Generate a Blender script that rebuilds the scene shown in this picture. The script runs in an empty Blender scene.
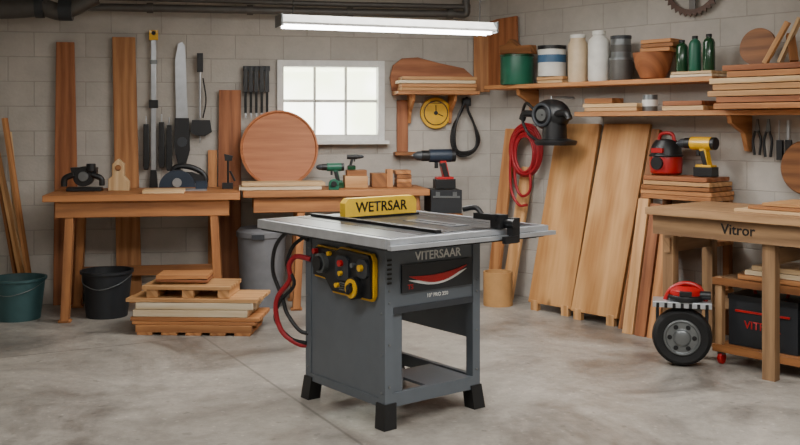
import bpy, math, random
from mathutils import Matrix, Vector, Euler
random.seed(7)
F=960.; H=1.45; VH=125.; UC=400.
pi=math.pi
scene=bpy.context.scene
COL=scene.collection
# ------------------------------------------------------------ materials
def lin(h):
    h=h.lstrip('#'); o=[]
    for i in (0,2,4):
        c=int(h[i:i+2],16)/255.
        o.append(c/12.92 if c<=.04045 else ((c+.055)/1.055)**2.4)
    return (o[0],o[1],o[2],1)
def newmat(name):
    m=bpy.data.materials.new(name); m.use_nodes=True
    nt=m.node_tree; b=nt.nodes['Principled BSDF']
    return m,nt,b
def plain(name,hexc,rough=.5,metal=0,coat=0,var=.06):
    m,nt,b=newmat(name); c=lin(hexc)
    n=nt.nodes.new('ShaderNodeTexNoise'); n.inputs['Scale'].default_value=14; n.inputs['Detail'].default_value=5
    tc=nt.nodes.new('ShaderNodeTexCoord'); nt.links.new(tc.outputs['Object'],n.inputs['Vector'])
    r=nt.nodes.new('ShaderNodeValToRGB')
    r.color_ramp.elements[0].position=.3; r.color_ramp.elements[1].position=.7
    r.color_ramp.elements[0].color=tuple(x*(1-var*2) for x in c[:3])+(1,)
    r.color_ramp.elements[1].color=tuple(min(1,x*(1+var)) for x in c[:3])+(1,)
    nt.links.new(n.outputs['Fac'],r.inputs['Fac']); nt.links.new(r.outputs['Color'],b.inputs['Base Color'])
    b.inputs['Roughness'].default_value=rough; b.inputs['Metallic'].default_value=metal
    b.inputs['Coat Weight'].default_value=coat
    return m
def wood(name,c1,c2,rough=.6,grain=1.0,wav=.4,ring=(.5,3.2),dist=7,vary=(.8,1.18),knots=False):
    m,nt,b=newmat(name); N=nt.nodes; L=nt.links
    tc=N.new('ShaderNodeTexCoord')
    mp=N.new('ShaderNodeMapping'); mp.inputs['Scale'].default_value=(2.2*grain,34*grain,1)
    L.new(tc.outputs['UV'],mp.inputs['Vector'])
    n=N.new('ShaderNodeTexNoise'); n.inputs['Scale'].default_value=1; n.inputs['Detail'].default_value=6; n.inputs['Roughness'].default_value=.65
    L.new(mp.outputs[0],n.inputs['Vector'])
    mp2=N.new('ShaderNodeMapping'); mp2.inputs['Scale'].default_value=(ring[0],ring[1],1)
    L.new(tc.outputs['UV'],mp2.inputs['Vector'])
    w=N.new('ShaderNodeTexWave'); w.bands_direction='Y'; w.inputs['Scale'].default_value=1.3; w.inputs['Distortion'].default_value=dist; w.inputs['Detail'].default_value=3; w.inputs['Detail Scale'].default_value=.9; w.inputs['Detail Roughness'].default_value=.6
    L.new(mp2.outputs[0],w.inputs['Vector'])
    mx=N.new('ShaderNodeMix'); mx.data_type='FLOAT'; mx.inputs[0].default_value=wav*.6
    L.new(n.outputs['Fac'],mx.inputs[2]); L.new(w.outputs['Fac'],mx.inputs[3])
    r=N.new('ShaderNodeValToRGB'); r.color_ramp.elements[0].position=.22; r.color_ramp.elements[1].position=.72
    r.color_ramp.elements[0].color=lin(c2); r.color_ramp.elements[1].color=lin(c1)
    L.new(mx.outputs[0],r.inputs['Fac'])
    n2=N.new('ShaderNodeTexNoise'); n2.inputs['Scale'].default_value=.35; L.new(tc.outputs['UV'],n2.inputs['Vector'])
    mr=N.new('ShaderNodeMapRange'); mr.inputs['From Min'].default_value=.3; mr.inputs['From Max'].default_value=.7; mr.inputs['To Min'].default_value=vary[0]; mr.inputs['To Max'].default_value=vary[1]
    L.new(n2.outputs['Fac'],mr.inputs['Value'])
    vm=N.new('ShaderNodeVectorMath'); vm.operation='SCALE'; L.new(r.outputs['Color'],vm.inputs[0]); L.new(mr.outputs[0],vm.inputs['Scale'])
    prev=vm.outputs[0]
    if knots:
        mk3=N.new('ShaderNodeMapping'); mk3.inputs['Scale'].default_value=(2.2,4.2,1); L.new(tc.outputs['UV'],mk3.inputs['Vector'])
        vo=N.new('ShaderNodeTexVoronoi'); vo.inputs['Scale'].default_value=1; L.new(mk3.outputs[0],vo.inputs['Vector'])
        q=N.new('ShaderNodeMapRange'); q.inputs['From Min'].default_value=.04; q.inputs['From Max'].default_value=.11; q.inputs['To Min'].default_value=.5; q.inputs['To Max'].default_value=1; L.new(vo.outputs['Distance'],q.inputs['Value'])
        v=N.new('ShaderNodeVectorMath'); v.operation='SCALE'; L.new(prev,v.inputs[0]); L.new(q.outputs[0],v.inputs['Scale']); prev=v.outputs[0]
    L.new(prev,b.inputs['Base Color']); b.inputs['Roughness'].default_value=rough
    bp=N.new('ShaderNodeBump'); bp.inputs['Strength'].default_value=.12; bp.inputs['Distance'].default_value=.004
    L.new(n.outputs['Fac'],bp.inputs['Height']); L.new(bp.outputs[0],b.inputs['Normal'])
    return m
def emis(name,col,s):
    m,nt,b=newmat(name); b.inputs['Emission Color'].default_value=col; b.inputs['Emission Strength'].default_value=s
    b.inputs['Base Color'].default_value=(.9,.9,.9,1); return m

W_PINE=wood('pine','#d4a673','#a06d3b')
W_LIGHT=wood('light_pine','#dec196','#b68c5a')
W_PALE=wood('pale_plank','#e4d6bc','#c2a87f')
W_ORANGE=wood('orange_fir','#c98f5a','#945c32')
W_RED=wood('red_cedar','#a86b42','#723e20')
W_BROWN=wood('brown_oak','#9a6538','#633a1a')
W_DISC=wood('disc_wood','#b8754a','#945632',wav=.2)
W_BENCH=wood('bench_wood','#b87b48','#80502c')
W_GREY=wood('grey_bench','#ab8760','#75563a')
BLACK=plain('black_plastic','#151618',.42)
DARK=plain('dark_rubber','#0f1011',.7)
GREYB=plain('saw_grey_paint','#5b6269',.42,.1,.1,.03)
GREYD=plain('saw_dark_grey','#34383d',.5,.1)
STEEL=plain('steel','#b9bcc0',.3,.9)
ALU=plain('aluminium','#c8cdd3',.34,.75)
TOPS=plain('table_steel','#696e74',.3,.7)
IRON=plain('table_iron','#34373b',.28,.6)
YEL=plain('yellow_plastic','#e0ac08',.4,0,.2)
SIGN=plain('yellow_sign','#edc233',.45,0,.1)
RED=plain('red_plastic','#a80f12',.4,0,.2)
REDH=plain('red_hose','#9a1420',.45)
WHITE=plain('white_paint','#dcdcd8',.5)
WHITEJ=plain('white_jug','#dcdbd4',.4)
CREAM=plain('cream_jar','#cbb595',.45)
GREEN=plain('green_tin','#1d5f48',.4)
GREENB=plain('green_glass','#174026',.2,0,.4)
TEAL=plain('teal_bucket','#335355',.5)
NAVY=plain('navy_plastic','#1d2a3a',.45)
CHAR=plain('charcoal_bucket','#202327',.5)
BIN=plain('grey_bin','#6f7073',.55)
DUCT=plain('duct_metal','#5e5c59',.5,.5)
GREYT=plain('grey_tin','#7b7f80',.35,.7)
CARD=plain('cardboard','#b98c58',.8)
BLUEL=plain('blue_label','#3b5f80',.5)
def wallmat():
    m,nt,b=newmat('painted_block'); N=nt.nodes; L=nt.links
    tc=N.new('ShaderNodeTexCoord'); sx=N.new('ShaderNodeSeparateXYZ'); cx=N.new('ShaderNodeCombineXYZ')
    L.new(tc.outputs['Object'],sx.inputs[0]); L.new(sx.outputs['X'],cx.inputs['X']); L.new(sx.outputs['Z'],cx.inputs['Y'])
    br=N.new('ShaderNodeTexBrick'); br.inputs['Scale'].default_value=1; br.inputs['Brick Width'].default_value=.4; br.inputs['Row Height'].default_value=.2
    br.inputs['Mortar Size'].default_value=.006; br.inputs['Mortar Smooth'].default_value=.8
    br.inputs['Color1'].default_value=lin('#bab4ab'); br.inputs['Color2'].default_value=lin('#b2aca3'); br.inputs['Mortar'].default_value=lin('#a59f96')
    L.new(cx.outputs[0],br.inputs['Vector'])
    n=N.new('ShaderNodeTexNoise'); n.inputs['Scale'].default_value=2.2; n.inputs['Detail'].default_value=9; n.inputs['Roughness'].default_value=.7; L.new(cx.outputs[0],n.inputs['Vector'])
    mr=N.new('ShaderNodeMapRange'); mr.inputs['From Min'].default_value=.3; mr.inputs['From Max'].default_value=.7; mr.inputs['To Min'].default_value=.8; mr.inputs['To Max'].default_value=1.1; L.new(n.outputs['Fac'],mr.inputs['Value'])
    vm=N.new('ShaderNodeVectorMath'); vm.operation='SCALE'; L.new(br.outputs['Color'],vm.inputs[0]); L.new(mr.outputs[0],vm.inputs['Scale'])
    L.new(vm.outputs[0],b.inputs['Base Color']); b.inputs['Roughness'].default_value=.75
    n3=N.new('ShaderNodeTexNoise'); n3.inputs['Scale'].default_value=45; n3.inputs['Detail'].default_value=4; L.new(cx.outputs[0],n3.inputs['Vector'])
    ad=N.new('ShaderNodeMath'); ad.operation='MULTIPLY_ADD'; ad.inputs[1].default_value=-.8
    mm=N.new('ShaderNodeMath'); mm.operation='MULTIPLY'; mm.inputs[1].default_value=.7; L.new(n3.outputs['Fac'],mm.inputs[0])
    L.new(br.outputs['Fac'],ad.inputs[0]); L.new(mm.outputs[0],ad.inputs[2])
    bp=N.new('ShaderNodeBump'); bp.inputs['Strength'].default_value=.5; bp.inputs['Distance'].default_value=.006
    L.new(ad.outputs[0],bp.inputs['Height']); L.new(bp.outputs[0],b.inputs['Normal'])
    return m
WALL=wallmat()
CEIL=plain('ceiling_paint','#bfbbb4',.8)
def floormat():
    m,nt,b=newmat('concrete'); N=nt.nodes; L=nt.links
    tc=N.new('ShaderNodeTexCoord')
    n=N.new('ShaderNodeTexNoise'); n.inputs['Scale'].default_value=1.1; n.inputs['Detail'].default_value=10; n.inputs['Roughness'].default_value=.7; n.inputs['Distortion'].default_value=.7
    L.new(tc.outputs['Object'],n.inputs['Vector'])
    r=N.new('ShaderNodeValToRGB'); e=r.color_ramp.elements; e[0].position=.36; e[0].color=lin('#69645e'); e[1].position=.64; e[1].color=lin('#aca69c')
    m1=r.color_ramp.elements.new(.48); m1.color=lin('#8f8a82')
    L.new(n.outputs['Fac'],r.inputs['Fac'])
    n2=N.new('ShaderNodeTexNoise'); n2.inputs['Scale'].default_value=11; n2.inputs['Detail'].default_value=9; n2.inputs['Roughness'].default_value=.8; L.new(tc.outputs['Object'],n2.inputs['Vector'])
    mr=N.new('ShaderNodeMapRange'); mr.inputs['From Min'].default_value=.3; mr.inputs['From Max'].default_value=.7; mr.inputs['To Min'].default_value=.76; mr.inputs['To Max'].default_value=1.2; L.new(n2.outputs['Fac'],mr.inputs['Value'])
    vm=N.new('ShaderNodeVectorMath'); vm.operation='SCALE'; L.new(r.outputs['Color'],vm.inputs[0]); L.new(mr.outputs[0],vm.inputs['Scale'])
    prev=vm.outputs[0]
    for seed,sc_,lo,hi,a_,b_ in ((3.1,26,.66,.70,1.0,1.3),(9.7,15,.66,.72,1.0,.72)):
        ad=N.new('ShaderNodeVectorMath'); ad.operation='ADD'; ad.inputs[1].default_value=(seed,seed*2,0); L.new(tc.outputs['Object'],ad.inputs[0])
        q=N.new('ShaderNodeTexNoise'); q.inputs['Scale'].default_value=sc_; q.inputs['Detail'].default_value=2; L.new(ad.outputs[0],q.inputs['Vector'])
        k=N.new('ShaderNodeMapRange'); k.inputs['From Min'].default_value=lo; k.inputs['From Max'].default_value=hi; k.inputs['To Min'].default_value=a_; k.inputs['To Max'].default_value=b_; L.new(q.outputs['Fac'],k.inputs['Value'])
        v=N.new('ShaderNodeVectorMath'); v.operation='SCALE'; L.new(prev,v.inputs[0]); L.new(k.outputs[0],v.inputs['Scale']); prev=v.outputs[0]
    for nx,ny,c in ((.884,.468,1.885),(-.468,.884,6.45)):
        dt=N.new('ShaderNodeVectorMath'); dt.operation='DOT_PRODUCT'; dt.inputs[1].default_value=(nx,ny,0); L.new(tc.outputs['Object'],dt.inputs[0])
        s=N.new('ShaderNodeMath'); s.operation='SUBTRACT'; s.inputs[1].default_value=c; L.new(dt.outputs['Value'],s.inputs[0])
        a=N.new('ShaderNodeMath'); a.operation='ABSOLUTE'; L.new(s.outputs[0],a.inputs[0])
        q=N.new('ShaderNodeMapRange'); q.inputs['From Min'].default_value=.004; q.inputs['From Max'].default_value=.011; q.inputs['To Min'].default_value=.62; q.inputs['To Max'].default_value=1; L.new(a.outputs[0],q.inputs['Value'])
        v=N.new('ShaderNodeVectorMath'); v.operation='SCALE'; L.new(prev,v.inputs[0]); L.new(q.outputs[0],v.inputs['Scale']); prev=v.outputs[0]
    L.new(prev,b.inputs['Base Color'])
    rr=N.new('ShaderNodeMapRange'); rr.inputs['From Min'].default_value=.3; rr.inputs['From Max'].default_value=.7; rr.inputs['To Min'].default_value=.28; rr.inputs['To Max'].default_value=.55; L.new(n.outputs['Fac'],rr.inputs['Value']); L.new(rr.outputs[0],b.inputs['Roughness'])
    bp=N.new('ShaderNodeBump'); bp.inputs['Strength'].default_value=.15; bp.inputs['Distance'].default_value=.005
    L.new(n2.outputs['Fac'],bp.inputs['Height']); L.new(bp.outputs[0],b.inputs['Normal'])
    return m
FLOOR=floormat()
# ------------------------------------------------------------ geometry
def g_box(sx,sy,sz):
    x,y,z=sx/2,sy/2,sz/2
    v=[(-x,-y,-z),(x,-y,-z),(x,y,-z),(-x,y,-z),(-x,-y,z),(x,-y,z),(x,y,z),(-x,y,z)]
    return v,[(0,3,2,1),(4,5,6,7),(0,1,5,4),(1,2,6,5),(2,3,7,6),(3,0,4,7)]
def g_lathe(prof,seg=32):
    v=[];f=[];rings=[]
    for r,z in prof:
        if r<1e-5: v.append((0,0,z)); rings.append([len(v)-1])
        else:
            st=len(v)
            for i in range(seg):
                a=2*pi*i/seg; v.append((r*math.cos(a),r*math.sin(a),z))
            rings.append(list(range(st,st+seg)))
    for a,b in zip(rings,rings[1:]):
        for i in range(seg):
            j=(i+1)%seg
            if len(a)==1 and len(b)==1: continue
            if len(a)==1: f.append((a[0],b[j],b[i]))
            elif len(b)==1: f.append((a[i],a[j],b[0]))
            else: f.append((a[i],a[j],b[j],b[i]))
    if len(rings[0])>1: f.append(tuple(reversed(rings[0])))
    if len(rings[-1])>1: f.append(tuple(rings[-1]))
    return v,f
def g_cyl(r,h,r2=None,seg=32): return g_lathe([(r,-h/2),(r if r2 is None else r2,h/2)],seg)
def g_sph(r,sx=1,sy=1,sz=1,seg=20,n=10):
    v,f=g_lathe([(r*math.sin(pi*i/n) if 0<i<n else 0,-r*math.cos(pi*i/n)) for i in range(n+1)],seg)
    return [(a*sx,b*sy,c*sz) for a,b,c in v],f
def g_tor(R,r,seg=40,s2=10):
    v=[];f=[]
    for i in range(seg):
        a=2*pi*i/seg
        for j in range(s2):
            b=2*pi*j/s2; q=R+r*math.cos(b); v.append((q*math.cos(a),q*math.sin(a),r*math.sin(b)))
    for i in range(seg):
        for j in range(s2):
            i2=(i+1)%seg;j2=(j+1)%s2; f.append((i*s2+j,i2*s2+j,i2*s2+j2,i*s2+j2))
    return v,f
def g_prism(pts,t):
    area=sum(a[0]*b[1]-b[0]*a[1] for a,b in zip(pts,pts[1:]+pts[:1]))
    if area<0: pts=pts[::-1]
    n=len(pts)
    v=[(x,0,z) for x,z in pts]+[(x,t,z) for x,z in pts]
    f=[tuple(range(n)),tuple(range(2*n-1,n-1,-1))]
    for i in range(n):
        j=(i+1)%n; f.append((j,i,i+n,j+n))
    return v,f
def smooth_path(pts,k=6):
    pts=[Vector(p) for p in pts]
    if len(pts)<3: return pts
    P=[pts[0]*2-pts[1]]+pts+[pts[-1]*2-pts[-2]]; out=[]
    for i in range(1,len(P)-2):
        for s in range(k):
            t=s/k; a,b,c,d=P[i-1],P[i],P[i+1],P[i+2]
            out.append(.5*((2*b)+(c-a)*t+(2*a-5*b+4*c-d)*t*t+(3*b-a-3*c+d)*t**3))
    out.append(pts[-1]); return out
def g_tube(pts,r,seg=10,sm=6,r2=None):
    P=smooth_path(pts,sm) if sm else [Vector(p) for p in pts]
    v=[];f=[];n=len(P); up=None
    for i,p in enumerate(P):
        t=(P[min(i+1,n-1)]-P[max(i-1,0)])
        if t.length<1e-9: t=Vector((0,0,1))
        t.normalize()
        if up is None:
            up=Vector((0,0,1)) if abs(t.z)<.9 else Vector((1,0,0))
        s=t.cross(up); s.normalize(); up=s.cross(t); up.normalize()
        rr=r if r2 is None else r+(r2-r)*i/(n-1)
        for j in range(seg):
            a=2*pi*j/seg; q=p+(s*math.cos(a)+up*math.sin(a))*rr; v.append(tuple(q))
    for i in range(n-1):
        for j in range(seg):
            k=(j+1)%seg; f.append((i*seg+j,i*seg+k,(i+1)*seg+k,(i+1)*seg+j))
    f.append(tuple(range(seg-1,-1,-1))); f.append(tuple(range((n-1)*seg,n*seg)))
    return v,f
def g_text(s,size,ext=.0012):
    cu=bpy.data.curves.new('t','FONT'); cu.body=s; cu.size=size; cu.align_x='CENTER'; cu.align_y='CENTER'; cu.extrude=ext; cu.offset=size*.012; cu.resolution_u=3
    ob=bpy.data.objects.new('t',cu); COL.objects.link(ob)
    dg=bpy.context.evaluated_depsgraph_get(); dg.update(); e=ob.evaluated_get(dg); me=e.to_mesh()
    v=[tuple(x.co) for x in me.vertices]; f=[tuple(p.vertices) for p in me.polygons]
    e.to_mesh_clear(); bpy.data.objects.remove(ob); bpy.data.curves.remove(cu)
    return v,f
# ------------------------------------------------------------ survey frames
def mk(o,a): return Matrix.Translation(Vector((o[0],o[1],0)))@Matrix.Rotation(a,4,'Z')
CO=(.79,8.4)
FB=mk(CO,math.atan(.175)); FR=mk(CO,math.atan2(-.746,.666)); FS=mk((-.045,4.34),math.radians(38)); FW=Matrix.Identity(4)
def hit(fr,u,v,d):
    """room position (in wall frame) of a surveyed point lying on the plane d metres in front of that wall"""
    y=fr.to_3x3()@Vector((0,1,0)); o=fr.translation
    D=Vector(((u-UC)/F,1,-(v-VH)/F)); t=(o.dot(y)-d)/(D.dot(y))
    P=D*t+Vector((0,0,H)); return fr.inverted()@P
def fl(u,v):
    Y=F*H/(v-VH); return Vector(((u-UC)/F*Y,Y,0))
class Ob:
    def __init__(s,name,fr=FW,loc=(0,0,0),rz=0,d=None):
        s.name=name; s.fr=fr; s.loc=Vector(loc); s.M=fr@Matrix.Translation(s.loc)@Matrix.Rotation(rz,4,'Z')
        s.V=[];s.Fc=[];s.mi=[];s.uv=[];s.mats=[]; s.d=d
    def add(s,geo,mat,loc=(0,0,0),rot=(0,0,0)):
        V,Fc=geo; base=len(s.V)
        if mat not in s.mats: s.mats.append(mat)
        mi=s.mats.index(mat)
        mn=[min(v[i] for v in V) for i in range(3)]; mx=[max(v[i] for v in V) for i in range(3)]
        L=max(range(3),key=lambda i:mx[i]-mn[i]); o=[i for i in range(3) if i!=L]
        ru,rv=random.uniform(-40,40),random.uniform(-40,40)
        T=Matrix.Translation(Vector(loc))@Euler(rot).to_matrix().to_4x4()
        for v in V:
            s.uv.append((v[L]+ru,v[o[0]]+v[o[1]]*.8+rv)); s.V.append(tuple(T@Vector(v)))
        for f in Fc: s.Fc.append(tuple(i+base for i in f)); s.mi.append(mi)
        return s
    def box(s,c,size,mat,rot=(0,0,0)): return s.add(g_box(*size),mat,c,rot)
    def beam(s,p,q,w,t,mat):
        p=Vector(p);q=Vector(q);d=q-p; R=d.to_track_quat('Z','Y').to_euler()
        return s.add(g_box(w,t,d.length),mat,(p+q)/2,R)
    def cyl(s,c,r,h,mat,ax='Z',r2=None,seg=32):
        rot={'Z':(0,0,0),'X':(0,pi/2,0),'Y':(pi/2,0,0)}[ax]
        return s.add(g_cyl(r,h,r2,seg),mat,c,rot)
    def tube(s,pts,r,mat,sm=6,seg=10,r2=None): return s.add(g_tube(pts,r,seg,sm,r2),mat)
    def p(s,u,v,dd=0):
        q=hit(s.fr,u,v,s.d+dd)-s.loc; return q
    def poly(s,pts,t,mat,dd=0):
        Q=[s.p(u,v,dd) for u,v in pts]; y=Q[0].y
        return s.add(g_prism([(q.x,q.z) for q in Q],t),mat,(0,y,0))
    def rect(s,u0,v0,u1,v1,t,mat,dd=0): return s.poly([(u0,v0),(u1,v0),(u1,v1),(u0,v1)],t,mat,dd)
    def pt(s,pts,r,mat,dd=0,sm=6,r2=None): return s.tube([s.p(u,v,dd) for u,v in pts],r,mat,sm,r2=r2)
    def disc(s,u,v,rpx,t,mat,dd=0):
        c=s.p(u,v,dd); e=s.p(u,v+rpx,dd); r=abs(c.z-e.z)
        return s.cyl((c.x,c.y+t/2,c.z),r,t,mat,'Y')
    def done(s,bev=.003,zb=None,ang=38):
        me=bpy.data.meshes.new(s.name)
        if zb is not None:
            mz=min(v[2] for v in s.V); dz=zb-(mz+s.loc.z)
            s.M=Matrix.Translation((0,0,dz))@s.M
        me.from_pydata(s.V,[],s.Fc); me.update()
        uvl=me.uv_layers.new(name='UVMap')
        for p in me.polygons:
            p.material_index=s.mi[p.index]; p.use_smooth=True
            for li in p.loop_indices: uvl.data[li].uv=s.uv[me.loops[li].vertex_index]
        for m in s.mats: me.materials.append(m)
        me.set_sharp_from_angle(angle=math.radians(ang))
        o=bpy.data.objects.new(s.name,me); COL.objects.link(o); o.matrix_world=s.M
        if bev:
            b=o.modifiers.new('bevel','BEVEL'); b.width=bev; b.segments=2; b.limit_method='ANGLE'; b.angle_limit=math.radians(50)
            b.harden_normals=False
        return o
def at(name,fr,u,v,d,rz=0): return Ob(name,fr,hit(fr,u,v,d),rz,d)
def sc(fr,u,d):
    q=fr@hit(fr,u,VH,d); return F/q.y
# ------------------------------------------------------------ room
HT=2.75
w0=hit(FB,277,60,0); w1=hit(FB,384,141,0)
WX0,WX1,WZ1=w0.x,w1.x,w0.z; WZ0=hit(FB,330,141,0).z
o=Ob('wall_back',FB); XL=-4.4
def wb(x0,x1,z0,z1): o.box(((x0+x1)/2,.1,(z0+z1)/2),(x1-x0,.2,z1-z0),WALL)
wb(XL,WX0,0,HT); wb(WX1,.25,0,HT); wb(WX0,WX1,0,WZ0); wb(WX0,WX1,WZ1,HT); o.done(0)
Ob('wall_right',FR).box((2.8,.1,HT/2),(5.6,.2,HT),WALL).done(0)
e=FR@Vector((5.55,0,0))
o=Ob('wall_right',FW,(e.x,e.y,0),-pi/2); o.box((3.15,.1,HT/2),(6.3,.2,HT),WALL); o.done(0)
o=Ob('wall_left',FW,(-3.42,-2,0),pi/2); o.box((4.9,.1,HT/2),(9.8,.2,HT),WALL); o.done(0)
Ob('wall_front',FW,(0.5,-2,0)).box((0,-.1,HT/2),(9,.2,HT),WALL).done(0)  # unseen wall added behind the camera so sky light enters only by the window
Ob('floor').box((0.5,3.5,-.05),(9,12,.1),FLOOR).done(0)
Ob('ceiling').box((0.5,3.5,HT+.05),(9,12,.1),CEIL).done(0)
# window
o=Ob('window_1',FB,((WX0+WX1)/2,0,WZ0)); ww=WX1-WX0; wh=WZ1-WZ0; fw=.055
for sx in (-1,1): o.box((sx*(ww/2-fw/2),.03,wh/2),(fw,.14,wh),WHITE)
for z in (fw/2,wh-fw/2): o.box((0,.03,z),(ww-2*fw,.14,fw),WHITE)
o.box((0,-.05,-.012),(ww+.06,.12,.03),WHITE)
iw=ww-2*fw
for k in (-1,1): o.box((k*iw/6,.07,wh/2),(.022,.03,wh-2*fw),WHITE)
o.box((0,.07,wh/2),(iw,.03,.026),WHITE)
mg,nt,b=newmat('window_glass')
tr=nt.nodes.new('ShaderNodeBsdfTransparent'); gl=nt.nodes.new('ShaderNodeBsdfGlossy'); gl.inputs['Roughness'].default_value=.05
mix=nt.nodes.new('ShaderNodeMixShader'); mix.inputs[0].default_value=.06
nt.links.new(tr.outputs[0],mix.inputs[1]); nt.links.new(gl.outputs[0],mix.inputs[2]); nt.links.new(mix.outputs[0],nt.nodes['Material Output'].inputs[0])
o.box((0,.085,wh/2),(iw,.004,wh-2*fw),mg); o.done(.003)
# ceiling pipes
o=at('ceiling_pipe',FB,90,11,.15); 
o.pt([(88,7),(200,9),(330,12),(455,14)],.032,DUCT,sm=0); o.pt([(88,-3),(200,0),(330,4),(470,7)],.022,DUCT,sm=0)
for u,v in ((150,8),(250,10),(350,12.4),(450,14)): 
    q=o.p(u,v); o.cyl(q,.042,.05,DUCT,'X')
o.pt([(455,14),(466,14),(466,2),(466,-12)],.032,DUCT,sm=4)
o.done(0)
o=at('ventilation_duct',FB,40,8,.28)
o.pt([(-20,8),(10,8),(38,6)],.085,DUCT,sm=4); o.pt([(38,5),(60,12),(72,8),(96,-4)],.07,DUCT,sm=5)
q=o.p(66,10); o.cyl(q,.085,.1,GREYD,'X'); q=o.p(40,6); o.cyl(q,.095,.06,GREYD,'X'); o.done(0)
# fluorescent light
pL=Vector(((279-UC)/F*6.0,6.0,H+104/F*6.0)); pR=Vector(((492-UC)/F*6.5,6.5,H+97.5/F*6.5))
TUBE=emis('tube_glow',(1,.99,.97,1),14)
mid=(pL+pR)/2; L=(pR-pL).length; az=math.atan2(pR.y-pL.y,pR.x-pL.x)
o=Ob('fluorescent_light',FW,mid,az)
o.add(g_prism([(-.03,.035),(.03,.035),(.085,-.015),(.085,-.028),(-.085,-.028),(-.085,-.015)],L),WHITE,(-L/2,0,0),(0,0,-pi/2))
for k in (-.04,.04): o.cyl((0,k,-.035),.013,L-.05,TUBE,'X',seg=12)
for k in (-1,1):
    o.box((k*(L/2),0,-.003),(.012,.18,.075),GREYT)
    o.tube([(k*(L/2-.09),0,.03),(k*(L/2-.09),0,HT-mid.z)],.004,DARK,sm=0,seg=6)
o.done(.002)
def area(name,loc,rot,sx,sy,pw,col=(1,1,1)):
    l=bpy.data.lights.new(name,'AREA'); l.shape='RECTANGLE'; l.size=sx; l.size_y=sy; l.energy=pw; l.color=col
    ob=bpy.data.objects.new(name,l); COL.objects.link(ob); ob.location=loc; ob.rotation_euler=rot
LC=(1,.975,.94)
area('fluorescent_lamp',(mid.x,mid.y,mid.z-.07),(0,0,az),L,.14,34,LC)
area('ceiling_fill',(-.9,3.0,2.7),(0,0,0),1.8,.9,66,LC)  # this and the next three: added fill lights out of view, no fixtures
area('ceiling_fill',(1.6,3.2,2.7),(0,0,0),1.8,.9,104,LC)
area('ceiling_fill',(.2,6.2,2.7),(0,0,0),2.0,.5,48,LC)
area('ceiling_fill',(.4,-.2,2.7),(0,0,0),2.5,1.2,46,LC)
# ------------------------------------------------------------ LEFT BENCH
ZB=.94
def bench(name,u0,u1,d,dep,legs,mat,stretch=True):
    x0=hit(FB,u0,195,d).x; x1=hit(FB,u1,195,d).x; cx=(x0+x1)/2; w=x1-x0
    o=Ob(name,FB,(cx,-d+dep/2,0))
    n=4
    for i in range(n): o.box((0,-dep/2+dep*(i+.5)/n,ZB-.025),(w,dep/n-.002,.05),mat)
    o.box((0,-dep/2+.06,ZB-.05-.06),(w-.16,.03,.12),mat); o.box((0,dep/2-.06,ZB-.11),(w-.16,.03,.12),mat)
    for s in (-1,1): o.box((s*(w/2-.1),0,ZB-.11),(.03,dep-.15,.12),mat)
    for lx in legs:
        xx=-w/2+lx*w
        for y in (-dep/2+.095,dep/2-.095): 
            o.beam((xx,y,ZB-.05),(xx+(.04 if lx>.5 else -.04),y,0.012),.085,.06,mat)
            o.box((xx+(.04 if lx>.5 else -.04),y,.01),(.09,.065,.02),mat)
    if stretch: o.box((0,dep/2-.095,.28),(w-.3,.03,.08),mat)
    return o
bench('workbench',42,240,.86,.78,(.13,.86),W_BENCH).done(.004)
bench('workbench',243,430,.68,.6,(.31,.93),W_BENCH,False).done(.004)
def leanb(name,fr,u0,u1,v0,d0,d1,t,mat,z0=0.0,top=None,ubot=None):
    zt=hit(fr,(u0+u1)/2,v0,d1).z
    a=hit(fr,u0,v0,d1).x; b=hit(fr,u1,v0,d1).x
    if ubot: a2=hit(fr,ubot[0],195,d1).x; b2=hit(fr,ubot[1],195,d1).x
    else: a2,b2=a,b
    cx=(a+b)/2; o=Ob(name,fr,(cx,-d0,z0)); L=math.hypot(zt-z0,d0-d1); an=math.atan2(d0-d1,zt-z0)
    pts=[(a2-cx,0),(b2-cx,0),(b-cx,L),(a-cx,L)]
    o.add(g_prism(pts,t),mat,(0,0,0),(-an,0,0)); o.done(.003); return o
leanb('cedar_plank',FB,56,74,42,.06,.055,.03,W_RED,0,ubot=(53,80))
leanb('fir_plank',FB,112,135,37,.06,.055,.03,W_ORANGE,0,ubot=(117,142))
leanb('cedar_plank',FB,219,241,90,.06,.055,.025,W_RED,0,ubot=(217,241))
leanb('fir_offcut',FB,208,217,150,.06,.04,.02,W_ORANGE,0)
o=at('bar_clamp',FB,153,100,.05)
o.rect(151,36,156,170,.012,STEEL); o.rect(149,30,158,40,.03,YEL,.01); o.rect(149,100,158,108,.03,BLACK,.01)
o.rect(150,60,157,64,.02,GREYT,.005); o.poly([(150.5,170),(156.5,170),(158,190),(149,190)],.03,BLACK,.01); o.disc(153.5,33,2,.04,BLACK,.02); o.done(.002)
for k,(u,v0) in enumerate(((146,116),(161.5,114),(169,117))):
    o=at('screwdriver' if k else 'wood_chisel',FB,u,150,.05)
    o.pt([(u,v0),(u,v0+22)],.006,STEEL,sm=0); o.poly([(u-2.6,v0+8),(u+2.6,v0+8),(u+3.2,v0+50),(u+2,v0+54),(u-2,v0+54),(u-3.2,v0+50)],.03,BLACK,.02); o.done(.004)
o=at('hand_saw',FB,181,100,.04)
o.poly([(178,44),(182,42),(185,46),(188,120),(176,120),(175,60)],.004,STEEL,.01)
o.poly([(175,118),(189,118),(190,150),(186,165),(178,165),(174,148)],.022,BLACK,.018); o.disc(182,142,5,.026,GREYD,.021); o.done(.001)
o=at('grease_gun',FB,201,95,.06)
o.pt([(200,55),(200,118)],.011,STEEL,sm=0); o.rect(197,53,203,72,.03,BLACK,.015); o.pt([(203,78),(206,100),(203,118)],.006,DARK)
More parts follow.
